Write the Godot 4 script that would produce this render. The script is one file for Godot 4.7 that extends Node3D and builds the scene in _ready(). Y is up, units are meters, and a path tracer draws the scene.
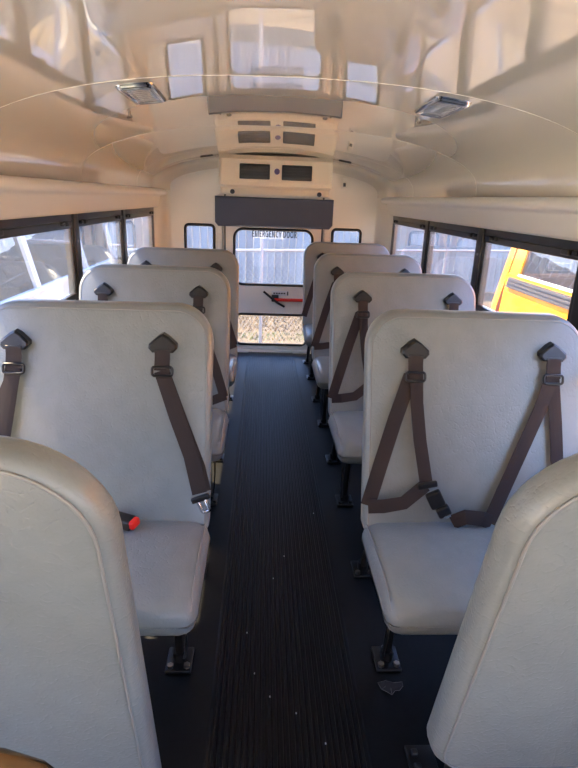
extends Node3D
# A small school bus seen from beside the entrance, looking to the rear emergency door.
# x: right of the picture, y: up from the cabin floor, -z: towards the rear. Bus centre line at x = 0.

var M := {}
var used := {}
const ROWS := [-1.63, -2.68, -3.73, -4.78]
const LEAN := 0.3235
const GROUND := -0.8

func _ready() -> void:
	# ---------------- camera, sky, sun, exposure ----------------
	var cam := Camera3D.new()
	cam.name = "camera"
	cam.position = Vector3(-0.10, 1.5, 0.0)
	cam.rotation_order = EULER_ORDER_YXZ
	cam.rotation_degrees = Vector3(-18.6, -3.16, 2.15)
	cam.fov = rad_to_deg(2.0 * atan(384.0 / 550.0))
	cam.near = 0.02
	cam.current = true
	add_child(cam)
	var sm := ProceduralSkyMaterial.new()
	sm.sky_top_color = Color(0.44, 0.59, 0.86)
	sm.sky_horizon_color = Color(0.82, 0.87, 0.94)
	sm.ground_horizon_color = Color(0.62, 0.60, 0.56)
	sm.ground_bottom_color = Color(0.42, 0.40, 0.37)
	sm.sky_energy_multiplier = 1.0
	sm.ground_energy_multiplier = 1.0
	var sky := Sky.new()
	sky.sky_material = sm
	var env := Environment.new()
	env.background_mode = Environment.BG_SKY
	env.sky = sky
	env.background_energy_multiplier = 10.5
	env.tonemap_mode = Environment.TONE_MAPPER_LINEAR
	env.tonemap_exposure = 1.07
	env.sdfgi_enabled = true
	env.ssao_enabled = true
	env.ssil_enabled = true
	var we := WorldEnvironment.new()
	we.name = "environment"
	we.environment = env
	add_child(we)
	var sun := DirectionalLight3D.new()
	sun.name = "sun"
	sun.light_color = Color(1.0, 0.90, 0.74)
	sun.light_energy = 14.0
	sun.light_angular_distance = 0.6
	sun.shadow_enabled = true
	add_child(sun)
	sun.look_at_from_position(Vector3.ZERO, Vector3(0.66, -1.1, 0.34), Vector3.UP)

	materials()
	shell()
	ceiling_parts()
	rear_end()
	side_windows()
	front_end()
	for i in 2:
		barrier(i)
	for i in 3:
		seat(-1, i)
	for i in 4:
		seat(1, i)
	rear_fittings()
	small_things()
	outside()

# ============================================================ helpers
func numbered(n: String) -> String:
	if not used.has(n):
		used[n] = 0
		return n
	used[n] += 1
	return "%s_%03d" % [n, used[n]]

func tag(o: Node, label: String, category := "", group := "", kind := "") -> Node:
	if label != "": o.set_meta("label", label)
	if category != "": o.set_meta("category", category)
	if group != "": o.set_meta("group", group)
	if kind != "": o.set_meta("kind", kind)
	return o

func thing(called: String, at: Vector3, label: String, category := "", group := "", kind := "") -> Node3D:
	var o := Node3D.new()
	o.name = numbered(called)
	o.position = at
	add_child(o)
	tag(o, label, category, group, kind)
	return o

func mb() -> SurfaceTool:
	var st := SurfaceTool.new()
	st.begin(Mesh.PRIMITIVE_TRIANGLES)
	st.set_smooth_group(0)
	return st

func build(st: SurfaceTool, called: String, m: Material, parent: Node) -> MeshInstance3D:
	st.generate_normals()
	st.index()
	var mi := MeshInstance3D.new()
	mi.mesh = st.commit()
	mi.material_override = m
	mi.name = numbered(called) if parent == self else called
	parent.add_child(mi, true)
	return mi

func inst(mesh: Mesh, called: String, m: Material, parent: Node, tr := Transform3D.IDENTITY) -> MeshInstance3D:
	var mi := MeshInstance3D.new()
	mi.mesh = mesh
	mi.material_override = m
	mi.transform = tr
	mi.name = numbered(called) if parent == self else called
	parent.add_child(mi, true)
	return mi

func tri(st: SurfaceTool, a: Vector3, b: Vector3, c: Vector3) -> void:
	if (b - a).cross(c - a).length_squared() < 1e-16: return
	st.add_vertex(a); st.add_vertex(b); st.add_vertex(c)

func quad(st: SurfaceTool, a: Vector3, b: Vector3, c: Vector3, d: Vector3) -> void:
	tri(st, a, b, c); tri(st, a, c, d)

func grid(st: SurfaceTool, rows: Array, smooth := true, wrap := false) -> void:
	st.set_smooth_group(0 if smooth else -1)
	for i in rows.size() - 1:
		var n: int = rows[i].size()
		for j in (n if wrap else n - 1):
			var k := (j + 1) % n
			quad(st, rows[i][j], rows[i][k], rows[i + 1][k], rows[i + 1][j])

# flat box from corner a to corner b
func bx(st: SurfaceTool, a: Vector3, b: Vector3, t := Transform3D.IDENTITY) -> void:
	st.set_smooth_group(-1)
	var p := []
	for i in 8:
		p.append(t * Vector3(b.x if i & 1 else a.x, b.y if i & 2 else a.y, b.z if i & 4 else a.z))
	for f in [[0, 2, 3, 1], [4, 5, 7, 6], [0, 1, 5, 4], [2, 6, 7, 3], [0, 4, 6, 2], [1, 3, 7, 5]]:
		quad(st, p[f[0]], p[f[1]], p[f[2]], p[f[3]])

# box with rounded edges
func rbox(st: SurfaceTool, c: Vector3, size: Vector3, r: float, t := Transform3D.IDENTITY, warp = null) -> void:
	var h := size * 0.5
	r = minf(r, minf(h.x, minf(h.y, h.z)) * 0.98)
	for ax in 3:
		var u := (ax + 1) % 3
		var v := (ax + 2) % 3
		for sg in [-1.0, 1.0]:
			var rows := []
			for a in co(h[u], r):
				var row := []
				for b in co(h[v], r):
					var p := Vector3.ZERO
					p[ax] = h[ax] * sg; p[u] = a; p[v] = b
					var q := p.clamp(-(h - Vector3.ONE * r), h - Vector3.ONE * r)
					var w: Vector3 = q + (p - q).normalized() * r + c
					if warp != null: w = warp.call(w)
					row.append(t * w)
				rows.append(row)
			if sg < 0: rows.reverse()
			grid(st, rows)

func co(h: float, r: float) -> Array:
	var o := [-h, -h + r * 0.42, -h + r]
	var i := h - r
	for k in 3:
		o.append(-i + (k + 1) * i * 0.5)
	o.append(i); o.append(h - r * 0.42); o.append(h)
	return o

# rounded rectangle outline, clockwise from the upper right; radii: top, bottom
func outline(x0: float, x1: float, y0: float, y1: float, rt: float, rb: float, seg := 10) -> PackedVector2Array:
	var o := PackedVector2Array()
	var cs := [[x1 - rt, y1 - rt, rt, 90.0], [x1 - rb, y0 + rb, rb, 0.0], [x0 + rb, y0 + rb, rb, -90.0], [x0 + rt, y1 - rt, rt, -180.0]]
	for c in cs:
		for k in seg + 1:
			var a := deg_to_rad(c[3] - 90.0 * k / seg)
			o.append(Vector2(c[0] + c[2] * cos(a), c[1] + c[2] * sin(a)))
	return o

# upholstered pad: rounded outline, rounded edges, domed faces. xf maps (x, y, depth) to a point
func pad(st: SurfaceTool, x0: float, x1: float, y0: float, y1: float, rt: float, rb: float, thick: float, e: float, dome: float, xf: Callable) -> void:
	var rows := []
	var c := Vector2((x0 + x1) * 0.5, (y0 + y1) * 0.5)
	var steps := []
	for k in 5:
		var a := deg_to_rad(90.0 * k / 4)
		steps.append([e * (1.0 - sin(a)), e * (1.0 - cos(a))])
	for f in [0.0, 0.3, 0.6, 0.85]:
		var row := []
		for p in outline(x0 + e, x1 - e, y0 + e, y1 - e, maxf(rt - e, 0.004), maxf(rb - e, 0.004)):
			var q: Vector2 = c + (p - c) * f
			row.append(xf.call(q.x, q.y, -dome * (1.0 - f * f)))
		rows.append(row)
	for s in steps:
		var row := []
		for p in outline(x0 + s[0], x1 - s[0], y0 + s[0], y1 - s[0], maxf(rt - s[0], 0.004), maxf(rb - s[0], 0.004)):
			row.append(xf.call(p.x, p.y, s[1]))
		rows.append(row)
	for i in range(steps.size() - 1, -1, -1):
		var s = steps[i]
		var row := []
		for p in outline(x0 + s[0], x1 - s[0], y0 + s[0], y1 - s[0], maxf(rt - s[0], 0.004), maxf(rb - s[0], 0.004)):
			row.append(xf.call(p.x, p.y, thick - s[1]))
		rows.append(row)
	var last := []
	for p in outline(x0 + e, x1 - e, y0 + e, y1 - e, maxf(rt - e, 0.004), maxf(rb - e, 0.004)):
		var q: Vector2 = c
		last.append(xf.call(q.x, q.y, thick))
	rows.append(last)
	grid(st, rows, true, true)

func tube(st: SurfaceTool, pts: Array, r: float, seg := 8, closed := false) -> void:
	var rows := []
	var n := pts.size()
	var up := Vector3.UP
	for i in n:
		var d: Vector3
		if closed: d = (pts[(i + 1) % n] - pts[(i - 1 + n) % n]).normalized()
		elif i == 0: d = (pts[1] - pts[0]).normalized()
		elif i == n - 1: d = (pts[i] - pts[i - 1]).normalized()
		else: d = ((pts[i] - pts[i - 1]).normalized() + (pts[i + 1] - pts[i]).normalized()).normalized()
		if i == 0:
			up = Vector3.UP if absf(d.y) < 0.9 else Vector3.RIGHT
		var sx := d.cross(up).normalized()
		up = sx.cross(d).normalized()
		var row := []
		for k in seg:
			var a := TAU * k / seg
			row.append(pts[i] + (sx * cos(a) + up * sin(a)) * r)
		rows.append(row)
	if closed: rows.append(rows[0])
	grid(st, rows, true, true)
	if not closed:
		st.set_smooth_group(-1)
		for j in range(1, seg - 1):
			tri(st, rows[0][0], rows[0][j + 1], rows[0][j])
			tri(st, rows[n - 1][0], rows[n - 1][j], rows[n - 1][j + 1])

# polygon in the xy plane pushed from z0 to z1, with a small bevel on the z1 side
func prism(st: SurfaceTool, poly: PackedVector2Array, z0: float, z1: float, bev: float, xf: Callable) -> void:
	st.set_smooth_group(-1)
	var ins := Geometry2D.offset_polygon(poly, -bev, Geometry2D.JOIN_MITER)
	var top: PackedVector2Array = poly
	var zt := z1
	var n := poly.size()
	if bev > 0.0 and ins.size() == 1 and ins[0].size() == n:
		top = ins[0]
		var best := 0
		for k in n:
			if top[k].distance_to(poly[0]) < top[best].distance_to(poly[0]): best = k
		var sh := PackedVector2Array()
		for k in n: sh.append(top[(best + k) % n])
		top = sh
		zt = z1 - bev
	for k in n:
		var a := poly[k]
		var b := poly[(k + 1) % n]
		quad(st, xf.call(a.x, a.y, z0), xf.call(b.x, b.y, z0), xf.call(b.x, b.y, zt), xf.call(a.x, a.y, zt))
		if zt != z1:
			var c := top[k]
			var d := top[(k + 1) % n]
			quad(st, xf.call(a.x, a.y, zt), xf.call(b.x, b.y, zt), xf.call(d.x, d.y, z1), xf.call(c.x, c.y, z1))
	var ids := Geometry2D.triangulate_polygon(top)
	for k in range(0, ids.size(), 3):
		var p := top[ids[k]]; var q := top[ids[k + 1]]; var s := top[ids[k + 2]]
		tri(st, xf.call(p.x, p.y, z1), xf.call(q.x, q.y, z1), xf.call(s.x, s.y, z1))
	ids = Geometry2D.triangulate_polygon(poly)
	for k in range(0, ids.size(), 3):
		var p := poly[ids[k]]; var q := poly[ids[k + 1]]; var s := poly[ids[k + 2]]
		tri(st, xf.call(p.x, p.y, z0), xf.call(s.x, s.y, z0), xf.call(q.x, q.y, z0))

func plain(x: float, y: float, z: float) -> Vector3:
	return Vector3(x, y, z)

# flat plate in the xy plane from z0 to z1 with a rounded hole
func plate_hole(st: SurfaceTool, x0: float, x1: float, y0: float, y1: float, hx0: float, hx1: float, hy0: float, hy1: float, r: float, z0: float, z1: float) -> void:
	var a := outline(x0, x1, y0, y1, 0.0005, 0.0005)
	var b := outline(hx0, hx1, hy0, hy1, r, r)
	var rows := [[], [], [], []]
	for k in a.size():
		rows[0].append(Vector3(a[k].x, a[k].y, z1))
		rows[1].append(Vector3(b[k].x, b[k].y, z1))
		rows[2].append(Vector3(b[k].x, b[k].y, z0))
		rows[3].append(Vector3(a[k].x, a[k].y, z0))
	grid(st, [rows[0], rows[1]], false, true)
	grid(st, [rows[1], rows[2]], true, true)
	grid(st, [rows[2], rows[3]], false, true)
	grid(st, [rows[3], rows[0]], false, true)

func ring(st: SurfaceTool, x0: float, x1: float, y0: float, y1: float, r: float, w: float, z: float) -> void:
	var pts := []
	for p in outline(x0, x1, y0, y1, r, r):
		pts.append(Vector3(p.x, p.y, z))
	tube(st, pts, w, 8, true)

# ============================================================ materials
func mat(c: Color, rough: float, metal := 0.0, spec := 0.5) -> StandardMaterial3D:
	var m := StandardMaterial3D.new()
	m.albedo_color = c
	m.roughness = rough
	m.metallic = metal
	m.metallic_specular = spec
	m.cull_mode = BaseMaterial3D.CULL_DISABLED
	return m

func noise_img(sd: int, type: int, freq: float, size := 512, oct := 4) -> Image:
	var n := FastNoiseLite.new()
	n.seed = sd
	n.noise_type = type
	n.frequency = freq
	n.fractal_octaves = oct
	n.cellular_return_type = FastNoiseLite.RETURN_DISTANCE2_SUB
	var im := n.get_seamless_image(size, size)
	im.convert(Image.FORMAT_RGBA8)
	return im

func ntex(sd: int, type: int, freq: float, bump: float, size := 512, oct := 4) -> ImageTexture:
	var im := noise_img(sd, type, freq, size, oct)
	im.bump_map_to_normal_map(bump)
	im.generate_mipmaps()
	return ImageTexture.create_from_image(im)

func ctex(sd: int, freq: float, cols: Array, size := 512, stretch := 1) -> ImageTexture:
	var im := noise_img(sd, FastNoiseLite.TYPE_SIMPLEX_SMOOTH, freq, size, 5)
	var out := Image.create(size, size, false, Image.FORMAT_RGBA8)
	for y in size:
		for x in size:
			var v: float = im.get_pixel(x, (y / stretch) % size).r
			v = clampf((v - 0.2) / 0.6, 0.0, 0.999) * (cols.size() - 1)
			var k := int(v)
			out.set_pixel(x, y, (cols[k] as Color).lerp(cols[k + 1], v - k))
	out.generate_mipmaps()
	return ImageTexture.create_from_image(out)

func triplanar(m: StandardMaterial3D, s: float) -> StandardMaterial3D:
	m.uv1_triplanar = true
	m.uv1_scale = Vector3.ONE * s
	return m

func pane_mat(c: Color, a: float) -> StandardMaterial3D:
	var m := mat(Color(c.r, c.g, c.b, a), 0.0)
	m.transparency = BaseMaterial3D.TRANSPARENCY_ALPHA
	return m

func materials() -> void:
	# leather grain with fine creases
	var gi := noise_img(7, FastNoiseLite.TYPE_CELLULAR, 0.045, 512, 2)
	var cn := FastNoiseLite.new()
	cn.seed = 17
	cn.noise_type = FastNoiseLite.TYPE_SIMPLEX_SMOOTH
	cn.frequency = 0.011
	cn.fractal_type = FastNoiseLite.FRACTAL_RIDGED
	cn.fractal_octaves = 3
	var ci := cn.get_seamless_image(512, 512)
	for y in 512:
		for x in 512:
			var v: float = 0.30 + 0.45 * gi.get_pixel(x, y).r - 0.75 * pow(maxf(0.0, ci.get_pixel(x, y).r - 0.62) / 0.38, 2.0)
			v = clampf(v + 0.25, 0.0, 1.0)
			gi.set_pixel(x, y, Color(v, v, v))
	gi.bump_map_to_normal_map(5.0)
	gi.generate_mipmaps()
	var grain := ImageTexture.create_from_image(gi)
	M.vinyl = triplanar(mat(Color(0.495, 0.515, 0.515), 0.31), 3.6)
	M.vinyl.normal_enabled = true
	M.vinyl.normal_texture = grain
	M.vinyl.normal_scale = 0.42
	M.vinyl.albedo_texture = ctex(11, 0.01, [Color(0.96, 0.96, 0.96), Color(1, 1, 1)], 256)
	M.welt = mat(Color(0.52, 0.52, 0.51), 0.45)
	M.stitch = mat(Color(0.42, 0.42, 0.41), 0.6)
	M.belt = triplanar(mat(Color(0.15, 0.095, 0.075), 0.75), 30.0)
	M.belt.normal_enabled = true
	M.belt.normal_texture = ntex(21, FastNoiseLite.TYPE_SIMPLEX, 0.08, 3.0, 256)
	M.belt.normal_scale = 0.4
	M.plastic = mat(Color(0.07, 0.068, 0.07), 0.38)
	M.red = mat(Color(0.85, 0.12, 0.08), 0.35)
	M.chrome = mat(Color(0.82, 0.83, 0.84), 0.12, 1.0)
	M.steel = mat(Color(0.55, 0.55, 0.56), 0.3, 1.0)
	M.black_metal = mat(Color(0.045, 0.045, 0.05), 0.35)
	M.roof = mat(Color(0.865, 0.85, 0.80), 0.02, 0.0, 0.75)
	M.roof.clearcoat_enabled = true
	M.roof.clearcoat = 1.0
	M.roof.clearcoat_roughness = 0.015
	M.trim = mat(Color(0.91, 0.90, 0.86), 0.28)
	M.wall = mat(Color(0.92, 0.905, 0.86), 0.16)
	M.ac = mat(Color(0.90, 0.87, 0.79), 0.4)
	M.pad = triplanar(mat(Color(0.27, 0.31, 0.40), 0.55), 4.0)
	M.pad.normal_enabled = true
	M.pad.normal_texture = grain
	M.pad.normal_scale = 0.4
	M.frame_dark = mat(Color(0.095, 0.095, 0.10), 0.3)
	M.gasket = mat(Color(0.06, 0.065, 0.07), 0.45)
	M.glass = pane_mat(Color(0.80, 0.86, 0.90), 0.10)
	M.tint = pane_mat(Color(0.14, 0.15, 0.17), 0.62)
	M.rubber = triplanar(mat(Color(0.030, 0.036, 0.042), 0.5, 0.0, 0.32), 3.0)
	M.rubber.normal_enabled = true
	M.rubber.normal_texture = ntex(31, FastNoiseLite.TYPE_SIMPLEX, 0.05, 2.0, 512)
	M.rubber.normal_scale = 0.15
	M.rubber.albedo_texture = ctex(33, 0.012, [Color(0.75, 0.75, 0.75), Color(1, 1, 1), Color(0.85, 0.85, 0.85)], 512)
	M.ink = mat(Color(0.05, 0.055, 0.07), 0.6)
	M.label = mat(Color(0.85, 0.86, 0.86), 0.5)
	M.purple = mat(Color(0.30, 0.26, 0.46), 0.4)
	M.brass = mat(Color(0.50, 0.40, 0.30), 0.16, 1.0)
	M.white_paint = mat(Color(0.72, 0.73, 0.74), 0.25)
	M.yellow_paint = mat(Color(0.97, 0.62, 0.05), 0.3)
	M.rail_grey = mat(Color(0.21, 0.20, 0.20), 0.4)
	M.render_tan = mat(Color(0.80, 0.68, 0.52), 0.9)
	M.dark_seat = mat(Color(0.20, 0.20, 0.21), 0.6)
	M.galv = mat(Color(0.50, 0.53, 0.56), 0.5, 0.2)
	var planks := []
	for k in 4:
		var b: float = [0.475, 0.50, 0.45, 0.49][k]
		var m := triplanar(mat(Color(b * 0.97, b * 1.04, b * 1.06), 0.8), 0.5)
		m.albedo_texture = ctex(40 + k, 0.02, [Color(0.86, 0.86, 0.86), Color(1, 1, 1), Color(0.93, 0.92, 0.90)], 256, 4)
		planks.append(m)
	M.planks = planks
	M.earth = triplanar(mat(Color(1, 1, 1), 0.95), 0.35)
	M.earth.uv1_world_triplanar = true
	M.earth.albedo_texture = ctex(51, 0.03, [Color(0.13, 0.105, 0.06), Color(0.25, 0.20, 0.125), Color(0.32, 0.265, 0.17), Color(0.18, 0.155, 0.09)], 512)
	M.grass_dry = mat(Color(0.37, 0.31, 0.19), 0.9)
	M.concrete = triplanar(mat(Color(0.80, 0.78, 0.73), 0.9), 0.4)
	M.concrete.uv1_world_triplanar = true
	M.concrete.albedo_texture = ctex(61, 0.03, [Color(0.85, 0.85, 0.85), Color(1, 1, 1), Color(0.92, 0.92, 0.91)], 512)
	M.grass_green = mat(Color(0.26, 0.31, 0.12), 0.9)

# ============================================================ bus shell
func shell() -> void:
	# floor: flat rubber with a ribbed aisle runner
	var fl := thing("floor", Vector3.ZERO, "black rubber floor covering of the bus", "floor", "", "structure")
	var st := mb()
	bx(st, Vector3(-1.16, -0.06, -5.56), Vector3(1.16, 0.0, 1.95))
	build(st, "floor_sheet", M.rubber, fl)
	st = mb()
	var z0 := -5.44
	var z1 := 1.6
	var prof := PackedVector2Array()
	var n := 25
	var p := 0.444 / n
	prof.append(Vector2(-0.235, 0.0))
	prof.append(Vector2(-0.229, 0.003))
	for k in n:
		var x := -0.222 + p * k
		prof.append(Vector2(x + p * 0.10, 0.003))
		prof.append(Vector2(x + p * 0.26, 0.008))
		prof.append(Vector2(x + p * 0.70, 0.008))
		prof.append(Vector2(x + p * 0.86, 0.003))
	prof.append(Vector2(0.229, 0.003))
	prof.append(Vector2(0.235, 0.0))
	for k in prof.size() - 1:
		st.set_smooth_group(-1)
		quad(st, Vector3(prof[k].x, prof[k].y, z1), Vector3(prof[k + 1].x, prof[k + 1].y, z1), Vector3(prof[k + 1].x, prof[k + 1].y, z0), Vector3(prof[k].x, prof[k].y, z0))
	build(st, "ribbed_runner", M.rubber, fl)
	st = mb()
	rbox(st, Vector3(0, 0.012, -5.455), Vector3(0.92, 0.03, 0.05), 0.008)
	build(st, "threshold_strip", M.trim, fl)
	# side walls with window openings
	for s in [-1, 1]:
		var w := thing("wall_left" if s < 0 else "wall_right", Vector3.ZERO, "cream painted side wall below and between the %s windows" % ("left" if s < 0 else "right"), "wall", "", "structure")
		st = mb()
		var xa := 1.10
		var xb := 1.125
		var spans := [[-5.56, -5.20], [-4.105, -4.035], [-3.065, -2.995], [-2.02, -1.95], [-0.97, -0.90], [0.08, 0.40], [1.45, 1.95]]
		bx(st, Vector3(s * xa, -0.06, -5.2), Vector3(s * xb, 0.66, 0.40))
		bx(st, Vector3(s * xa, 1.40, -5.2), Vector3(s * xb, 1.62, 1.95))
		if s > 0: bx(st, Vector3(s * xa, -0.06, 0.40), Vector3(s * xb, 0.55, 1.95))
		for sp in spans:
			bx(st, Vector3(s * xa, -0.06 if (sp[0] < -5 or sp[0] > 0.0) else 0.55, sp[0]), Vector3(s * xb, 1.62, sp[1]))
		build(st, "wall_panel", M.wall, w)
		# rounded rear corner, sweeping into the rear wall
		st = mb()
		var rows := []
		for k in 9:
			var a := deg_to_rad(90.0 * k / 8)
			var q := Vector2(0.98 + 0.12 * cos(a), -5.2 - 0.30 * sin(a))
			rows.append([Vector3(s * q.x, 0, q.y), Vector3(s * q.x, 1.60, q.y)])
		grid(st, rows)
		build(st, "corner_panel", M.wall, w)

func roof_pt(a: float, z: float, lift := 0.0, sag := 0.0) -> Vector3:
	# a: 0 (right rail) .. PI (left rail)
	var t := clampf((-5.2 - z) / 0.30, 0.0, 1.0)
	var f := 1.0 - sqrt(maxf(0.0, 1.0 - t * t))
	var ax := 1.09 - 0.11 * f + lift
	var by := 0.330 - 0.09 * f + lift
	var n := 2.0 / 3.4
	var c := cos(a)
	var s := maxf(sin(a), 0.0)
	var px := ax * signf(c) * pow(absf(c), n)
	return Vector3(px, 1.535 + (by - sag - 0.075 * px * px) * pow(s, n), z)

func ceiling_parts() -> void:
	var ce := thing("ceiling", Vector3.ZERO, "glossy cream painted metal bus ceiling with cross seams", "ceiling", "", "structure")
	var seams := [1.95, 0.65, -0.65, -1.95, -3.22, -4.60, -5.5]
	var na := 48
	for i in seams.size() - 1:
		var st := mb()
		var rows := []
		var last: bool = i == seams.size() - 2
		var nz := 16 if last else 8
		for j in nz + 1:
			var t := float(j) / nz
			var z: float = lerpf(seams[i], seams[i + 1], t)
			var sag: float = [0.0, 0.0, 0.0005, 0.0065, 0.004, 0.0][i] * 4.0 * t * (1.0 - t)
			var row := []
			for k in na + 1:
				row.append(roof_pt(PI * k / na, z, 0.0, sag))
			rows.append(row)
		grid(st, rows)
		build(st, "roof_panel", M.roof, ce)
		if i > 0:
			st = mb()
			var pts := []
			for k in na + 1:
				pts.append(roof_pt(PI * k / na, seams[i], -0.0005))
			tube(st, pts, 0.0013, 6)
			build(st, "seam", M.roof, ce)
	# outer skin
	var so := mb()
	var ro := []
	for z in [1.98, -5.0, -5.2, -5.3, -5.4, -5.45, -5.5, -5.56]:
		var row := []
		for k in na + 1:
			row.append(roof_pt(PI * k / na, z, 0.05))
		ro.append(row)
	grid(so, ro)
	build(so, "roof_skin", M.white_paint, ce)
	# cove rails above the windows
	for s in [-1, 1]:
		var st := mb()
		var prof := [[1.10, 1.385], [1.065, 1.388], [1.055, 1.40], [1.035, 1.475], [1.03, 1.487], [0.995, 1.490], [0.978, 1.500], [0.972, 1.516], [0.980, 1.533], [1.0, 1.542], [1.085, 1.542]]
		var rows := []
		for e in [[1.3, 0.0], [-5.28, 0.0], [-5.32, 0.02], [-5.345, 0.06]]:
			var row := []
			for q in prof:
				row.append(Vector3(s * minf(q[0] + e[1], 1.10), lerpf(q[1], 1.50, e[1] * 3.0), e[0]))
			rows.append(row)
		grid(st, rows)
		var o := build(st, "trim_1" if s < 0 else "trim_2", M.trim, self)
		tag(o, "cream cove rail running above the %s windows" % ("left" if s < 0 else "right"), "rail", "", "structure")

# ============================================================ rear wall and emergency door
func rear_end() -> void:
	var w := thing("wall_rear", Vector3.ZERO, "cream rear wall around the emergency door", "wall", "", "structure")
	var st := mb()
	for s in [-1, 1]:
		var a := 0.470
		var b := 1.12
		var h0 := 0.572
		var h1 := 0.845
		if s < 0: plate_hole(st, -b, -a, -0.06, 1.93, -h1, -h0, 0.90, 1.235, 0.035, -5.56, -5.5)
		else: plate_hole(st, a, b, -0.06, 1.93, h0, h1, 0.90, 1.235, 0.035, -5.56, -5.5)
	bx(st, Vector3(-0.47, 1.505, -5.56), Vector3(0.47, 1.93, -5.5))
	bx(st, Vector3(-0.47, -0.06, -5.56), Vector3(0.47, 0.0, -5.5))
	build(st, "wall_panel", M.wall, w)
	for s in [-1, 1]:
		var wn := thing("window_1" if s < 0 else "window_2", Vector3.ZERO, "small black edged rear window %s of the emergency door" % ("left" if s < 0 else "right"), "window", "", "structure")
		st = mb()
		ring(st, minf(s * 0.572, s * 0.845), maxf(s * 0.572, s * 0.845), 0.90, 1.235, 0.035, 0.014, -5.5)
		build(st, "gasket", M.gasket, wn)
		st = mb()
		bx(st, Vector3(s * 0.572, 0.90, -5.532), Vector3(s * 0.845, 1.235, -5.528))
		build(st, "pane", M.glass, wn)
		# raised frame on the wall beside the door
		st = mb()
		rbox(st, Vector3(s * 0.515, 0.76, -5.495), Vector3(0.05, 1.5, 0.02), 0.008)
		build(st, "door_post", M.wall, wn)
	var d := thing("door_1", Vector3.ZERO, "cream emergency door with two glazed panels and a red handle", "door", "", "structure")
	st = mb()
	plate_hole(st, -0.458, 0.458, 0.55, 1.51, -0.375, 0.375, 0.690, 1.215, 0.085, -5.50, -5.455)
	plate_hole(st, -0.458, 0.458, 0.03, 0.55, -0.360, 0.360, 0.085, 0.392, 0.06, -5.50, -5.455)
	build(st, "door_panel", M.wall, d)
	st = mb()
	for s in [-1, 1]:
		bx(st, Vector3(s * 0.458, 0.03, -5.50), Vector3(s * 0.471, 1.52, -5.452))
	build(st, "seal", M.gasket, d)
	for g in [[-0.375, 0.375, 0.690, 1.215, 0.085], [-0.360, 0.360, 0.085, 0.392, 0.06]]:
		st = mb()
		ring(st, g[0], g[1], g[2], g[3], g[4], 0.013, -5.455)
		build(st, "gasket", M.gasket, d)
		st = mb()
		bx(st, Vector3(g[0], g[2], -5.482), Vector3(g[1], g[3], -5.478))
		var pn := build(st, "pane", M.glass, d)
		if g[3] > 1.0:
			var tm := TextMesh.new()
			var f := SystemFont.new()
			f.font_names = PackedStringArray(["Droid Sans"])
			f.font_weight = 700
			tm.font = f
			tm.text = "EMERGENCY DOOR"
			tm.font_size = 32
			tm.pixel_size = 0.002
			tm.depth = 0.002
			var ab := tm.get_aabb()
			var sx := 0.43 / ab.size.x
			var sy := 0.062 / ab.size.y
			var tr := Transform3D(Basis.from_scale(Vector3(sx, sy, 1)), Vector3(0.010 - (ab.position.x + ab.size.x * 0.5) * sx, 1.172 - (ab.position.y + ab.size.y * 0.5) * sy, -5.474))
			tag(inst(tm, "lettering", M.ink, pn, tr), "black stencilled words EMERGENCY DOOR")
	# lever: black bar, red grip, small white label
	st = mb()
	tube(st, [Vector3(-0.085, 0.628, -5.425), Vector3(0.0, 0.56, -5.42), Vector3(0.06, 0.515, -5.42), Vector3(0.125, 0.48, -5.425)], 0.011, 8)
	var lv := build(st, "lever", M.black_metal, d)
	st = mb()
	rbox(st, Vector3(0.185, 0.548, -5.43), Vector3(0.33, 0.03, 0.02), 0.008)
	tag(build(st, "grip", M.red, lv), "red grip bar")
	st = mb()
	rbox(st, Vector3(0.03, 0.56, -5.445), Vector3(0.07, 0.07, 0.03), 0.01)
	build(st, "lever_mount", M.black_metal, lv)
	st = mb()
	bx(st, Vector3(-0.005, 0.585, -5.4555), Vector3(0.165, 0.632, -5.453))
	var lb := build(st, "label_plate", M.label, d)
	st = mb()
	bx(st, Vector3(0.148, 0.59, -5.453), Vector3(0.16, 0.628, -5.452))
	for k in 5:
		bx(st, Vector3(0.012 + k * 0.025, 0.602, -5.453), Vector3(0.03 + k * 0.025, 0.615, -5.452))
	build(st, "print", M.ink, lb)

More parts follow.
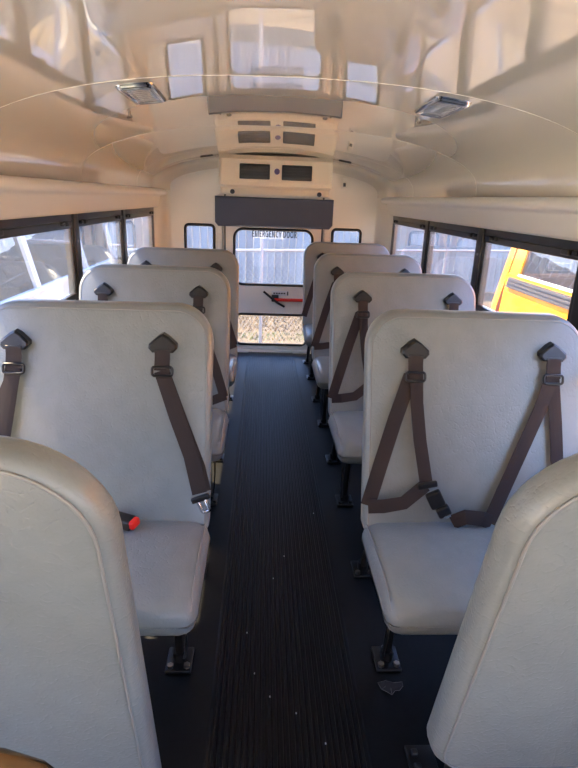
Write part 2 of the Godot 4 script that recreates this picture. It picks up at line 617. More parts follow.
# ============================================================ side windows
func side_windows() -> void:
	var edges := [-5.20, -4.07, -3.03, -1.985, -0.935, 0.08]
	var n := 3
	for s in [-1, 1]:
		var m: Material = M.frame_dark
		for i in 5:
			var za: float = edges[i] + (0.0 if i == 0 else 0.012)
			var zb: float = edges[i + 1] - (0.0 if i == 4 else 0.012)
			var names := ["rearmost", "fourth from the front,", "third from the front,", "second from the front,", "frontmost"]
			var w := thing("window_%d" % n, Vector3.ZERO, "%s split sash %s window of the bus" % [names[i], "left" if s < 0 else "right"], "window", "", "structure")
			n += 1
			var x0: float = s * 1.082
			var x1: float = s * 1.127
			for fr in [["jamb", 0.66, 1.392, za, za + 0.035], ["jamb", 0.66, 1.392, zb - 0.035, zb], ["sill", 0.66, 0.695, za, zb], ["header", 1.352, 1.392, za, zb]]:
				var st := mb()
				rbox(st, Vector3((x0 + x1) * 0.5, (fr[1] + fr[2]) * 0.5, (fr[3] + fr[4]) * 0.5), Vector3(0.045, fr[2] - fr[1], fr[4] - fr[3]), 0.004)
				build(st, fr[0], m, w)
			# upper sash: a lighter track line, thin rails, latches
			var so := mb()
			rbox(so, Vector3(s * 1.092, 1.335, (za + zb) * 0.5), Vector3(0.022, 0.035, zb - za - 0.06), 0.004)
			rbox(so, Vector3(s * 1.092, 0.972, (za + zb) * 0.5), Vector3(0.026, 0.030, zb - za - 0.06), 0.004)
			for zz in [za + 0.045, zb - 0.045]:
				rbox(so, Vector3(s * 1.092, 1.15, zz), Vector3(0.022, 0.36, 0.022), 0.004)
			var sash := build(so, "upper_sash", m, w)
			for zz in [za + 0.13, zb - 0.13]:
				so = mb()
				rbox(so, Vector3(s * 1.074, 1.343, zz), Vector3(0.03, 0.022, 0.055), 0.005)
				rbox(so, Vector3(s * 1.076, 1.343, zz + 0.06), Vector3(0.022, 0.018, 0.03), 0.005)
				build(so, "latch", M.plastic, sash)
			so = mb()
			bx(so, Vector3(s * 1.088, 0.985, za + 0.05), Vector3(s * 1.092, 1.32, zb - 0.05))
			build(so, "upper_pane", M.glass, w)
			so = mb()
			bx(so, Vector3(s * 1.108, 0.69, za + 0.03), Vector3(s * 1.112, 0.985, zb - 0.03))
			build(so, "lower_pane", M.glass, w)
			if i > 0:
				so = mb()
				rbox(so, Vector3(s * 1.083, 1.03, edges[i]), Vector3(0.02, 0.735, 0.075), 0.005)
				var po := build(so, "pillar_cover", m, w)
				so = mb()
				for y in [0.8, 1.02, 1.25]:
					rbox(so, Vector3(s * 1.072, y, edges[i]), Vector3(0.006, 0.012, 0.012), 0.002)
				build(so, "screw", M.steel, po)

# ============================================================ front end, behind the camera
func front_end() -> void:
	var w := thing("wall_front", Vector3.ZERO, "cream front wall below the windscreen behind the viewer", "wall", "", "structure")
	var st := mb()
	bx(st, Vector3(-1.16, -0.06, 1.95), Vector3(1.16, 0.62, 2.0))
	bx(st, Vector3(-1.16, 1.62, 1.95), Vector3(1.16, 1.93, 2.0))
	for s in [-1, 1]:
		bx(st, Vector3(s * 1.06, 0.62, 1.95), Vector3(s * 1.16, 1.62, 2.0))
	build(st, "wall_panel", M.wall, w)
	var wn := thing("window_13", Vector3.ZERO, "wide windscreen of the bus behind the viewer", "window", "", "structure")
	st = mb()
	for s in [-1, 1]:
		bx(st, Vector3(s * 1.03, 0.62, 1.94), Vector3(s * 1.06, 1.62, 1.98))
	bx(st, Vector3(-0.02, 0.62, 1.94), Vector3(0.02, 1.62, 1.98))
	build(st, "frame", M.gasket, wn)
	st = mb()
	bx(st, Vector3(-1.06, 0.62, 1.962), Vector3(1.06, 1.62, 1.966))
	build(st, "pane", M.glass, wn)

# ============================================================ seats
func barrier(i: int) -> void:
	var s := -1 if i == 0 else 1
	var inner := 0.307 if s < 0 else 0.278
	var b := thing("crash_barrier", Vector3(s * 0.65, 0, -0.8), "padded grey vinyl crash barrier at the near %s, in front of the first seat" % ("left" if s < 0 else "right"), "barrier", "padded barriers by the front seats")
	var xa := minf(s * inner, s * 1.04) - s * 0.65
	var xb := maxf(s * inner, s * 1.04) - s * 0.65
	var y0 := 0.16 if s < 0 else 0.33
	var xf := func(x: float, y: float, w: float) -> Vector3:
		return Vector3(x, y, 0.08 - 0.238 * (0.85 - y) - w)
	var st := mb()
	pad(st, xa, xb, y0, 1.182, 0.165, 0.09, 0.085, 0.03, 0.012, xf)
	var p := build(st, "padded_panel", M.vinyl, b)
	st = mb()
	var pts := []
	for q in outline(xa + 0.020, xb - 0.020, y0 + 0.02, 1.162, 0.145, 0.07):
		pts.append(xf.call(q.x, q.y, -0.0006))
	tube(st, pts, 0.0028, 6, true)
	build(st, "piping", M.welt, p)
	for k in [0.10, 0.62]:
		var x: float = (xb - k) if s < 0 else (xa + k)
		st = mb()
		rbox(st, Vector3(x, 0.19, -0.13), Vector3(0.035, 0.40, 0.035), 0.006)
		build(st, "post", M.black_metal, b)
	for k in [0.10, 0.62]:
		var x: float = (xb - k) if s < 0 else (xa + k)
		st = mb()
		rbox(st, Vector3(x, 0.006, -0.25), Vector3(0.08, 0.012, 0.22), 0.003)
		var f := build(st, "foot", M.black_metal, b)
		for zz in [-0.33, -0.29]:
			st = mb()
			rbox(st, Vector3(x - s * 0.02, 0.018, zz), Vector3(0.02, 0.016, 0.02), 0.005)
			build(st, "bolt", M.black_metal, f)

func strap(st: SurfaceTool, pts: Array, width: float, side: Vector3 = Vector3.ZERO) -> void:
	# flat webbing along pts lying on the backrest (normal n)
	var n := Vector3(0, LEAN, 1).normalized()
	var rows := []
	for i in pts.size():
		var d: Vector3 = (pts[mini(i + 1, pts.size() - 1)] - pts[maxi(i - 1, 0)]).normalized()
		var sd: Vector3 = side if side != Vector3.ZERO else d.cross(n).normalized()
		var nn := sd.cross(d).normalized()
		var h := width * 0.5
		var t := 0.0012
		rows.append([pts[i] - sd * h + nn * t, pts[i] - sd * h * 0.33 + nn * t * 1.8, pts[i] + sd * h * 0.33 + nn * t * 1.8, pts[i] + sd * h + nn * t, pts[i] + sd * h - nn * t, pts[i] - sd * h - nn * t])
	grid(st, rows, false, true)

func on_back(ax: float, y: float, off := 0.022) -> Vector3:
	return Vector3(ax, y, -(y - 0.46) * LEAN + off)

func seat(s: int, row: int) -> void:
	var which: Array = ["first", "second", "third", "rearmost"]
	var extra := ""
	if s < 0:
		extra = ["silver latch tongue hanging at its aisle edge", "nearest of those with a lap belt, left side", "smallest on the left, by the rear window"][row]
	else:
		extra = ["two crossed brown belts, nearest on the right", "behind the nearest right seat", "third from the front on the right", "farthest back on the right by the emergency door"][row]
	var label: String
	if s < 0: label = ["grey vinyl bench seat on the left, %s" % extra, "grey vinyl bench seat on the left, middle of the three", "grey vinyl bench seat on the left, %s" % extra.trim_prefix("smallest on the left, ").insert(0, "rearmost, ")][row]
	else: label = "grey vinyl bench seat, %s" % extra
	var o := thing("bench_seat", Vector3(s * 0.653, 0, ROWS[row]), label, "seat", "grey vinyl bench seats along the aisle")
	var a := -s                   # towards the aisle
	var hw := 0.388
	# backrest
	var xf := func(x: float, y: float, w: float) -> Vector3:
		return Vector3(x, y, -(y - 0.46) * LEAN - w)
	var st := mb()
	pad(st, -hw, hw, 0.40, 1.145, 0.125, 0.04, 0.085, 0.026, 0.013, xf)
	var bk := build(st, "backrest", M.vinyl, o)
	st = mb()
	var pts := []
	for q in outline(-hw + 0.016, hw - 0.016, 0.416, 1.129, 0.109, 0.03):
		pts.append(xf.call(q.x, q.y, 0.0022))
	tube(st, pts, 0.0022, 5, true)
	build(st, "piping", M.welt, bk)
	# cushion, its front edge rolled down
	st = mb()
	var wp := func(p: Vector3) -> Vector3:
		var f := smoothstep(0.28, 0.46, p.z)
		var l := smoothstep(0.28, 0.39, absf(p.x))
		p.y -= 0.006 * f * f + 0.012 * l * l * (1.0 if p.y > 0.40 else 0.0)
		p.y += 0.012 * sin(clampf((p.z + 0.02) / 0.44, 0.0, 1.0) * PI) * (1.0 if p.y > 0.42 else 0.0)
		return p
	rbox(st, Vector3(0, 0.402, 0.195), Vector3(hw * 2 + 0.01, 0.112, 0.465), 0.050, Transform3D.IDENTITY, wp)
	var cu := build(st, "cushion", M.vinyl, o)
	st = mb()
	pts = []
	for k in 9:
		pts.append(wp.call(Vector3(a * (hw - 0.012), 0.4525 - (0.016 if k == 8 else 0.0), -0.03 + k * 0.0535)) + Vector3(0, 0.001, 0))
	tube(st, pts, 0.0022, 5)
	build(st, "piping", M.welt, cu)
	# pleats where the cover is gathered round the aisle corner
	st = mb()
	for k in 7:
		var z := 0.20 + k * 0.03
		var p0: Vector3 = wp.call(Vector3(a * (hw + 0.001), 0.385, z))
		tube(st, [p0, p0 + Vector3(-a * 0.006, 0.032, 0.004), p0 + Vector3(-a * 0.03, 0.056, 0.004)], 0.0022, 5)
	build(st, "pleats", M.vinyl, cu)
	# aisle leg frame with two feet, wall bracket
	var lx := a * 0.30
	st = mb()
	tube(st, [Vector3(lx, 0.02, 0.15), Vector3(lx, 0.12, 0.155), Vector3(lx, 0.30, 0.19), Vector3(lx, 0.328, 0.16), Vector3(lx, 0.33, -0.02), Vector3(lx, 0.31, -0.12), Vector3(lx, 0.12, -0.29), Vector3(lx, 0.02, -0.335)], 0.0155, 8)
	tube(st, [Vector3(lx, 0.328, 0.16), Vector3(-a * 0.42, 0.328, 0.16)], 0.014, 8)
	tube(st, [Vector3(lx, 0.328, -0.04), Vector3(-a * 0.42, 0.328, -0.04)], 0.014, 8)
	tube(st, [Vector3(lx, 0.31, -0.10), Vector3(lx, 0.40, -0.05)], 0.014, 8)
	build(st, "leg_frame", M.black_metal, o)
	st = mb()
	tube(st, [Vector3(a * 0.345, 0.345, 0.30), Vector3(a * 0.342, 0.22, 0.275), Vector3(a * 0.33, 0.10, 0.215), Vector3(a * 0.318, 0.04, 0.175)], 0.004, 6)
	tag(build(st, "brace_rod", M.steel, o), "thin bright steel rod")
	for zz in [0.15, -0.335]:
		st = mb()
		rbox(st, Vector3(lx, 0.006, zz), Vector3(0.085, 0.012, 0.105), 0.003)
		tube(st, [Vector3(lx, 0.01, zz), Vector3(lx, 0.045, zz)], 0.022, 10)
		var f := build(st, "foot", M.black_metal, o)
		for bp in [[-0.026, 0.036], [0.028, 0.034], [0.0, -0.036]]:
			st = mb()
			tube(st, [Vector3(lx + bp[0], 0.010, zz + bp[1]), Vector3(lx + bp[0], 0.024, zz + bp[1])], 0.011, 6)
			build(st, "bolt", M.steel if row == 0 else M.black_metal, f)
	st = mb()
	rbox(st, Vector3(-a * 0.43, 0.33, 0.06), Vector3(0.03, 0.05, 0.34), 0.006)
	build(st, "wall_bracket", M.black_metal, o)
	belts(o, s, row)

func belts(o: Node3D, s: int, row: int) -> void:
	var c := 0.653
	var lat := func(wx: float) -> float: return s * (wx - c)      # |world x| to local x
	for pos in 2:
		var gx: float = lat.call([0.425, 0.905][pos])
		var st := mb()
		var poly := PackedVector2Array([Vector2(gx, 1.062), Vector2(gx + 0.018, 1.052), Vector2(gx + 0.046, 1.028), Vector2(gx + 0.047, 1.015), Vector2(gx + 0.034, 1.002), Vector2(gx - 0.034, 1.002), Vector2(gx - 0.047, 1.015), Vector2(gx - 0.046, 1.028), Vector2(gx - 0.018, 1.052)])
		var xf := func(x: float, y: float, w: float) -> Vector3: return on_back(x, y, w)
		prism(st, poly, 0.004, 0.036, 0.006, xf)
		var g := build(st, "belt_guide", M.plastic, o)
		st = mb()
		for k in 1:
			prism(st, PackedVector2Array([Vector2(gx - 0.027, 1.016), Vector2(gx + 0.027, 1.016), Vector2(gx + 0.027, 1.008), Vector2(gx - 0.027, 1.008)]), 0.034, 0.0385, 0.001, xf)
		build(st, "slot_lip", M.black_metal, g)
		# webbing through the guide down to the height adjuster
		st = mb()
		strap(st, [on_back(gx, 1.012, 0.037), on_back(gx, 0.985, 0.033), on_back(gx + s * 0.002, 0.945, 0.03)], 0.050)
		build(st, "webbing", M.belt, o)
		st = mb()
		var ad := []
		for q in outline(gx - 0.033, gx + 0.033, 0.930, 0.958, 0.008, 0.008, 3):
			ad.append(on_back(q.x, q.y, 0.034))
		tube(st, ad, 0.0048, 6, true)
		build(st, "adjuster", M.plastic, o)
		st = mb()
		var lap := mb()
		var has_lap := false
		if pos == 0:
			if s < 0 and row == 0:
				strap(st, [on_back(lat.call(0.428), 0.945, 0.028), on_back(lat.call(0.375), 0.80, 0.030), on_back(lat.call(0.325), 0.68, 0.034), on_back(lat.call(0.292), 0.568, 0.05)], 0.050)
				strap(st, [on_back(lat.call(0.425), 0.940, 0.022), on_back(lat.call(0.36), 0.78, 0.024), on_back(lat.call(0.30), 0.64, 0.028), on_back(lat.call(0.278), 0.572, 0.046)], 0.046)
			elif s < 0:
				strap(st, [on_back(lat.call(0.428), 0.945, 0.028), on_back(lat.call(0.385), 0.80, 0.030), on_back(lat.call(0.33), 0.66, 0.03), on_back(lat.call(0.285), 0.525, 0.035)], 0.046)
				strap(st, [on_back(lat.call(0.440), 0.945, 0.024), on_back(lat.call(0.432), 0.80, 0.026), on_back(lat.call(0.415), 0.66, 0.026), on_back(lat.call(0.39), 0.505, 0.03)], 0.040)
				strap(lap, [on_back(lat.call(0.275), 0.535, 0.045), on_back(lat.call(0.36), 0.502, 0.042), on_back(lat.call(0.50), 0.497, 0.03)], 0.046)
				has_lap = true
			else:
				strap(st, [on_back(lat.call(0.412), 0.945, 0.022), on_back(lat.call(0.36), 0.80, 0.024), on_back(lat.call(0.315), 0.66, 0.026), on_back(lat.call(0.272), 0.525, 0.030)], 0.050)
				strap(st, [on_back(lat.call(0.430), 0.945, 0.029), on_back(lat.call(0.432), 0.86, 0.032), on_back(lat.call(0.445), 0.74, 0.034), on_back(lat.call(0.468), 0.605, 0.040)], 0.044)
				if row < 3:
					strap(lap, [on_back(lat.call(0.270), 0.530, 0.048), on_back(lat.call(0.32), 0.535, 0.055), on_back(lat.call(0.39), 0.545, 0.052), on_back(lat.call(0.465), 0.600, 0.046)], 0.046)
					has_lap = true
		else:
			if s > 0:
				strap(st, [on_back(lat.call(0.900), 0.945, 0.028), on_back(lat.call(0.865), 0.85, 0.030), on_back(lat.call(0.80), 0.71, 0.032), on_back(lat.call(0.69), 0.475, 0.036)], 0.046)
				strap(st, [on_back(lat.call(0.910), 0.945, 0.022), on_back(lat.call(0.922), 0.80, 0.024), on_back(lat.call(0.932), 0.65, 0.024), on_back(lat.call(0.94), 0.50, 0.03)], 0.044)
			else:
				strap(st, [on_back(lat.call(0.908), 0.945, 0.028), on_back(lat.call(0.925), 0.82, 0.030), on_back(lat.call(0.945), 0.68, 0.03), on_back(lat.call(0.955), 0.50, 0.035)], 0.050)
				strap(st, [on_back(lat.call(0.900), 0.945, 0.022), on_back(lat.call(0.96), 0.80, 0.024), on_back(lat.call(0.985), 0.70, 0.024)], 0.044)
		build(st, "shoulder_belt", M.belt, o)
		if has_lap: build(lap, "lap_belt", M.belt, o)
	if s < 0 and row == 0:
		# latch tongue hanging from the aisle belt, red buckle on the cushion
		var st := mb()
		var p := on_back(lat.call(0.289), 0.555, 0.055)
		var t := Transform3D(Basis(Vector3.BACK, deg_to_rad(22.0)), p)
		rbox(st, Vector3.ZERO, Vector3(0.064, 0.020, 0.014), 0.005, t)
		var h := build(st, "latch_housing", M.plastic, o)
		st = mb()
		var ring_pts := []
		for q in outline(-0.013, 0.013, -0.052, -0.008, 0.004, 0.006, 3):
			ring_pts.append(t * Vector3(q.x, q.y, 0))
		tube(st, ring_pts, 0.0055, 6, true)
		tag(build(st, "latch_tongue", M.chrome, h), "bright steel latch tongue")
		st = mb()
		var t2 := Transform3D(Basis(Vector3.UP, deg_to_rad(-24.0)) * Basis(Vector3.RIGHT, 0.12), Vector3(lat.call(0.535), 0.487, 0.055))
		rbox(st, Vector3.ZERO, Vector3(0.075, 0.034, 0.048), 0.007, t2)
		var bu := build(st, "buckle", M.plastic, o)
		st = mb()
		rbox(st, Vector3(0.040, 0.003, 0.0), Vector3(0.022, 0.026, 0.040), 0.005, t2)
		tag(build(st, "release_button", M.red, bu), "red release button")
	if s > 0 and row < 2:
		var st := mb()
		var t := Transform3D(Basis(Vector3.BACK, deg_to_rad(12.0)), on_back(lat.call(0.470), 0.603, 0.052))
		rbox(st, Vector3.ZERO, Vector3(0.066, 0.022, 0.014), 0.005, t)
		build(st, "latch_housing", M.plastic, o)
		st = mb()
		t = Transform3D(Basis(Vector3.BACK, deg_to_rad(28.0)), on_back(lat.call(0.496), 0.560, 0.058))
		rbox(st, Vector3.ZERO, Vector3(0.052, 0.062, 0.022), 0.007, t)
		rbox(st, Vector3(0.008, -0.052, 0.004), Vector3(0.046, 0.04, 0.026), 0.008, t)
		var bu := build(st, "buckle", M.plastic, o)
		st = mb()
		rbox(st, Vector3(0.012, -0.070, 0.012), Vector3(0.024, 0.010, 0.012), 0.002, t)
		build(st, "steel_tip", M.chrome, bu)
		st = mb()
		strap(st, [Vector3(lat.call(0.56), 0.478, 0.035), Vector3(lat.call(0.60), 0.505, 0.045), Vector3(lat.call(0.66), 0.498, 0.045), Vector3(lat.call(0.70), 0.476, 0.03)], 0.05)
		build(st, "folded_belt", M.belt, o)

# ============================================================ rear fittings
func rear_fittings() -> void:
	# air conditioning box under the roof
	var ac := thing("air_conditioner", Vector3(0, 1.6, -5.3), "cream air conditioning unit with two black vents above the emergency door", "air conditioner")
	var st := mb()
	var xf := func(x: float, y: float, z: float) -> Vector3: return Vector3(z, y, x)
	var side := PackedVector2Array([Vector2(-0.20, 0.25), Vector2(0.10, 0.25), Vector2(0.135, 0.215), Vector2(0.150, 0.03), Vector2(0.140, 0.0), Vector2(0.0, -0.012), Vector2(-0.075, -0.02), Vector2(-0.085, -0.07), Vector2(-0.20, -0.07)])
	var rows := []
	for e in [[-0.50, -0.02], [-0.493, -0.006], [-0.47, 0.0], [0.47, 0.0], [0.493, -0.006], [0.50, -0.02]]:
		var row := []
		for q in side:
			row.append(Vector3(e[0], q.y, q.x + e[1]))
		rows.append(row)
	grid(st, rows, false, true)
	for e in [0, 5]:
		var ids := Geometry2D.triangulate_polygon(side)
		for k in range(0, ids.size(), 3):
			tri(st, rows[e][ids[k]], rows[e][ids[k + 1]], rows[e][ids[k + 2]])
	build(st, "housing", M.ac, ac)
	var fr := Transform3D(Basis(Vector3.RIGHT, -0.081), Vector3(0, 0.115, 0.1436))
	for s in [-1, 1]:
		st = mb()
		rbox(st, Vector3(s * 0.185, 0.0, 0.002), Vector3(0.265, 0.125, 0.016), 0.007, fr)
		var v := build(st, "vent", M.black_metal, ac)
		for r in 4:
			st = mb()
			rbox(st, Vector3(s * 0.185, -0.04 + r * 0.027, 0.011), Vector3(0.235, 0.005, 0.008), 0.002, fr)
			build(st, "slat", M.black_metal, v)
	st = mb()
	tube(st, [fr * Vector3(0.01, 0.005, 0.0), fr * Vector3(0.01, 0.005, 0.022)], 0.024, 14)
	tag(build(st, "knob", M.purple, ac), "round purple knob")
	# header pad
	var hp := thing("header_pad", Vector3(0, 1.235, -5.42), "dark grey padded header board above the emergency door window", "pad")
	st = mb()
	var po := PackedVector2Array([Vector2(-0.555, 0.268), Vector2(0.555, 0.268), Vector2(0.555, 0.035), Vector2(0.525, 0.0), Vector2(-0.525, 0.0), Vector2(-0.555, 0.035)])
	prism(st, po, -0.075, 0.02, 0.012, plain)
	build(st, "padded_board", M.pad, hp)
	for s in [-1, 1]:
		for y in [0.15, 0.22]:
			st = mb()
			tube(st, [Vector3(s * 0.355, y, 0.018), Vector3(s * 0.355, y, 0.024)], 0.02, 12)
			build(st, "button", M.pad, hp)
	for s in [-1, 1]:
		st = mb()
		tube(st, [Vector3(0, 0, -0.033), Vector3(0, 0, -0.012), Vector3(0, 0, 0.0)], 0.021, 14)
		var o := build(st, "rubber_bumper", M.plastic, self)
		o.position = Vector3(s * 0.40 + 0.01, 1.545, -5.35)
		tag(o, "round black rubber bumper above the %s end of the header pad" % ("left" if s < 0 else "right"), "bumper")
		st = mb()
		rbox(st, Vector3.ZERO, Vector3(0.11, 0.010, 0.02), 0.004)
		o = build(st, "roof_clip", M.plastic, self)
		o.position = Vector3(s * 0.60, roof_y(0.60, -5.15) - 0.004, -5.15)
		o.rotation.z = s * atan((roof_y(0.65, -5.15) - roof_y(0.55, -5.15)) / 0.10)
		tag(o, "small dark metal clip on the ceiling %s of the air conditioner" % ("left" if s < 0 else "right"), "clip")
	var sw := thing("wall_switch", Vector3(0.655, 1.655, -5.49), "small white wall switch with a dark button right of the air conditioner", "switch")
	st = mb()
	rbox(st, Vector3.ZERO, Vector3(0.045, 0.095, 0.022), 0.006)
	build(st, "plate", M.trim, sw)
	st = mb()
	rbox(st, Vector3(0, -0.012, 0.012), Vector3(0.024, 0.034, 0.012), 0.004)
	build(st, "button", M.plastic, sw)

func roof_y(x: float, z: float) -> float:
	var best := 1.8
	var bd := 9.0
	for k in 200:
		var p := roof_pt(PI * 0.5 * k / 200.0, z)
		if absf(p.x - absf(x)) < bd:
			bd = absf(p.x - absf(x)); best = p.y
	return best

func small_things() -> void:
	# dome lamps, switched off
	for s in [-1, 1]:
		var y := roof_y(0.53, -2.2)
		var slope := (roof_y(0.60, -2.2) - roof_y(0.46, -2.2)) / 0.14
		var d := thing("dome_lamp", Vector3(s * 0.53, y, -2.17), "rectangular chrome rimmed ceiling lamp on the %s, switched off" % ("left" if s < 0 else "right"), "lamp", "ceiling lamps")
		d.rotation.z = atan(slope) * s
		var st := mb()
		var rows := []
		for e in [[0.062, 0.160, 0.0], [0.056, 0.154, -0.014], [0.050, 0.146, -0.017], [0.042, 0.136, -0.014], [0.039, 0.132, -0.005]]:
			var row := []
			for q in outline(-e[0], e[0], -e[1], e[1], 0.018, 0.018, 4):
				row.append(Vector3(q.x, e[2], q.y))
			rows.append(row)
		grid(st, rows, true, true)
		build(st, "bezel", M.chrome, d)
		st = mb()
		rbox(st, Vector3(0, -0.004, 0), Vector3(0.086, 0.006, 0.27), 0.002)
		build(st, "reflector", M.steel, d)
		st = mb()
		rbox(st, Vector3(0, -0.011, 0), Vector3(0.082, 0.006, 0.266), 0.0025)
		for k in 8:
			rbox(st, Vector3(0, -0.0145, -0.115 + k * 0.033), Vector3(0.076, 0.003, 0.018), 0.002)
		build(st, "lens", M.glass, d)
	# entrance hand rail, only its bend in view
	var st := mb()
	tube(st, [Vector3(-0.92, 0.90, -0.44), Vector3(-0.60, 0.918, -0.44), Vector3(-0.43, 0.921, -0.44), Vector3(-0.373, 0.914, -0.44), Vector3(-0.335, 0.896, -0.44), Vector3(-0.31, 0.865, -0.44), Vector3(-0.30, 0.82, -0.44), Vector3(-0.30, 0.55, -0.44), Vector3(-0.30, 0.0, -0.44)], 0.0165, 14)
	var hr := build(st, "hand_rail", M.brass, self)
	tag(hr, "curved bronze metal hand rail at the lower left corner", "rail")
	# dry leaf on the floor
	var lf := thing("dry_leaf", Vector3(0.345, 0.0015, -1.36), "small crumpled dark leaf on the floor below the near right seat", "leaf")
	st = mb()
	var poly := PackedVector2Array([Vector2(-0.040, -0.022), Vector2(-0.012, -0.028), Vector2(0.012, -0.024), Vector2(0.042, -0.026), Vector2(0.040, -0.008), Vector2(0.026, 0.006), Vector2(0.010, 0.010), Vector2(-0.004, 0.026), Vector2(-0.016, 0.014), Vector2(-0.034, 0.004)])
	var xf := func(x: float, y: float, z: float) -> Vector3: return Vector3(x, z + 0.003 * sin(x * 160.0) * cos(y * 120.0) + 0.003, y)
	prism(st, poly, 0.0, 0.0015, 0.0, xf)
	build(st, "blade", mat(Color(0.10, 0.10, 0.105), 0.7), lf)
	st = mb()
	var pts := []
	for q in poly: pts.append(xf.call(q.x, q.y, 0.001))
	tube(st, pts, 0.0008, 5, true)
	for k in [1, 3, 5, 7, 9]:
		tube(st, [xf.call(0.0, -0.02, 0.001), xf.call(poly[k].x * 0.9, poly[k].y * 0.9, 0.0015)], 0.0006, 4)
	build(st, "veins", mat(Color(0.40, 0.40, 0.40), 0.7), lf)
	# crumbs on the runner
	var cr := mb()
	for c in [[0.05, -1.33], [0.0, -1.42], [0.13, -1.27], [0.21, -1.17], [0.07, -1.9], [0.28, -2.4], [-0.03, -1.6], [0.12, -2.05]]:
		rbox(cr, Vector3(c[0] - 0.1, 0.009, c[1]), Vector3(0.004, 0.003, 0.006), 0.001)
	tag(build(cr, "crumbs", M.label, self), "tiny pale crumbs scattered over the ribbed aisle runner", "crumbs", "", "stuff")

# ============================================================ outside
func fence_pt(x: float, back := 0.0) -> Vector3:
	var d := Vector3(1, 0, -0.33).normalized()
	var n := Vector3(-0.33, 0, -1).normalized()
	return Vector3(0, GROUND, -12.6 if back > 0.0 else -8.3) + d * x + n * back

func outside() -> void:
	var st := mb()
	bx(st, Vector3(-40, GROUND - 0.2, -45), Vector3(40, GROUND, -7.1))
	tag(build(st, "ground", M.earth, self), "dry grassy earth behind the buses", "ground", "", "structure")
	st = mb()
	bx(st, Vector3(-40, GROUND - 0.2, -7.1), Vector3(40, GROUND, 40))
	tag(build(st, "pavement", M.concrete, self), "pale concrete yard on which the buses are parked", "pavement", "", "structure")
	var rng := RandomNumberGenerator.new()
	rng.seed = 5
	for k in 2:
		st = mb()
		for i in [3600, 700][k]:
			var x := rng.randf_range(-2.0, 1.9)
			var z := rng.randf_range(-11.6, -9.78) if k == 0 else rng.randf_range(-9.66, -9.1)
			var h := rng.randf_range(0.02, 0.07)
			var a := rng.randf() * TAU
			var v := Vector3(cos(a), 0, sin(a)) * rng.randf_range(0.006, 0.016)
			var b := Vector3(x, GROUND, z)
			tri(st, b - v, b + v, b + Vector3(rng.randf_range(-0.05, 0.05), h, rng.randf_range(-0.05, 0.05)))
		tag(build(st, "dry_grass" if k == 0 else "green_grass", M.grass_dry if k == 0 else M.grass_green, self), "short straw coloured grass behind the bus" if k == 0 else "short green grass tufts close behind the bus", "grass", "", "stuff")
	# board fence
	var yaw := atan(0.33)
	var bf := thing("board_fence", Vector3.ZERO, "tall pale grey board fence behind the buses", "fence")
	st = mb()
	rbox(st, Vector3(0, 1.25, 0), Vector3(0.166, 2.5, 0.022), 0.004)
	st.generate_normals()
	var pm := st.commit()
	for k in 132:
		var b := Basis(Vector3.UP, yaw + rng.randf_range(-0.015, 0.015))
		inst(pm, "board", M.planks[rng.randi() % 4], bf, Transform3D(b, fence_pt(-11.0 + k * 0.176, 0.5 + rng.randf_range(-0.006, 0.006)) + Vector3(0, rng.randf_range(-0.02, 0.02), 0)))
	for y in [0.4, 2.1]:
		st = mb()
		var d := fence_pt(0.6, 0.545)
		rbox(st, Vector3(0, y, 0), Vector3(23.4, 0.09, 0.05), 0.004, Transform3D(Basis(Vector3.UP, yaw), d))
		build(st, "cross_rail", M.planks[2], bf)
	# chain link fence before it
	var cl := thing("chain_link_fence", Vector3.ZERO, "galvanised chain link fence with a top rail, before the board fence", "fence")
	st = mb()
	tube(st, [fence_pt(-2.2) + Vector3(0, 1.57, 0), fence_pt(11.0) + Vector3(0, 1.57, 0)], 0.02, 8)
	build(st, "top_rail", M.galv, cl)
	for k in 5:
		var x: float = [-2.2, -0.12, 3.11, 6.3, 9.5][k]
		st = mb()
		tube(st, [fence_pt(x), fence_pt(x) + Vector3(0, 1.60, 0)], 0.026, 10)
		build(st, "post", M.galv, cl)
		st = mb()
		tube(st, [fence_pt(x) + Vector3(0, 1.59, 0), fence_pt(x + (0.0 if k != 2 else -0.13)) + Vector3(0, 1.92, 0.0)], 0.018, 8)
		build(st, "post_arm", M.galv, cl)
	st = mb()
	var cell := 0.075
	var hh := 1.55
	for k in int(13.0 / cell):
		for sg in [-1.0, 1.0]:
			var x := -2.2 + k * cell
			var a := fence_pt(x) + Vector3(0, 0.03, 0)
			var run := hh * 0.75
			if sg < 0.0: run = minf(run, x + 2.2)
			if run < 0.01: continue
			var b := fence_pt(x + sg * run) + Vector3(0, 0.03 + run / 0.75 * (hh - 0.03) / hh, 0)
			tube(st, [a, b], 0.0021, 3)
	tag(build(st, "wire_mesh", M.galv, cl), "", "", "", "stuff")
	white_bus()
	yellow_bus()
	# sunlit building beyond the entrance side of the windscreen, out of the picture
	var bd := thing("tan_building", Vector3(-8.0, GROUND, 11.0), "long tan rendered building standing before the bus, out of the picture", "building", "", "structure")
	st = mb()
	bx(st, Vector3(-10, 0, 0), Vector3(6.5, 5.5, 6.0))
	build(st, "wall", M.render_tan, bd)
	st = mb()
	rbox(st, Vector3(-1.75, 5.6, 3.0), Vector3(17.1, 0.25, 6.6), 0.03)
	build(st, "roof_edge", M.white_paint, bd)

func bus_pt(side: float, lean: float, ysill: float, y: float, z: float, x0: float, off := 0.0) -> Vector3:
	# a point on the flank: vertical up to the sill, leaning away above it
	return Vector3(x0 + side * (maxf(0.0, y - ysill) * lean + off), y, z)

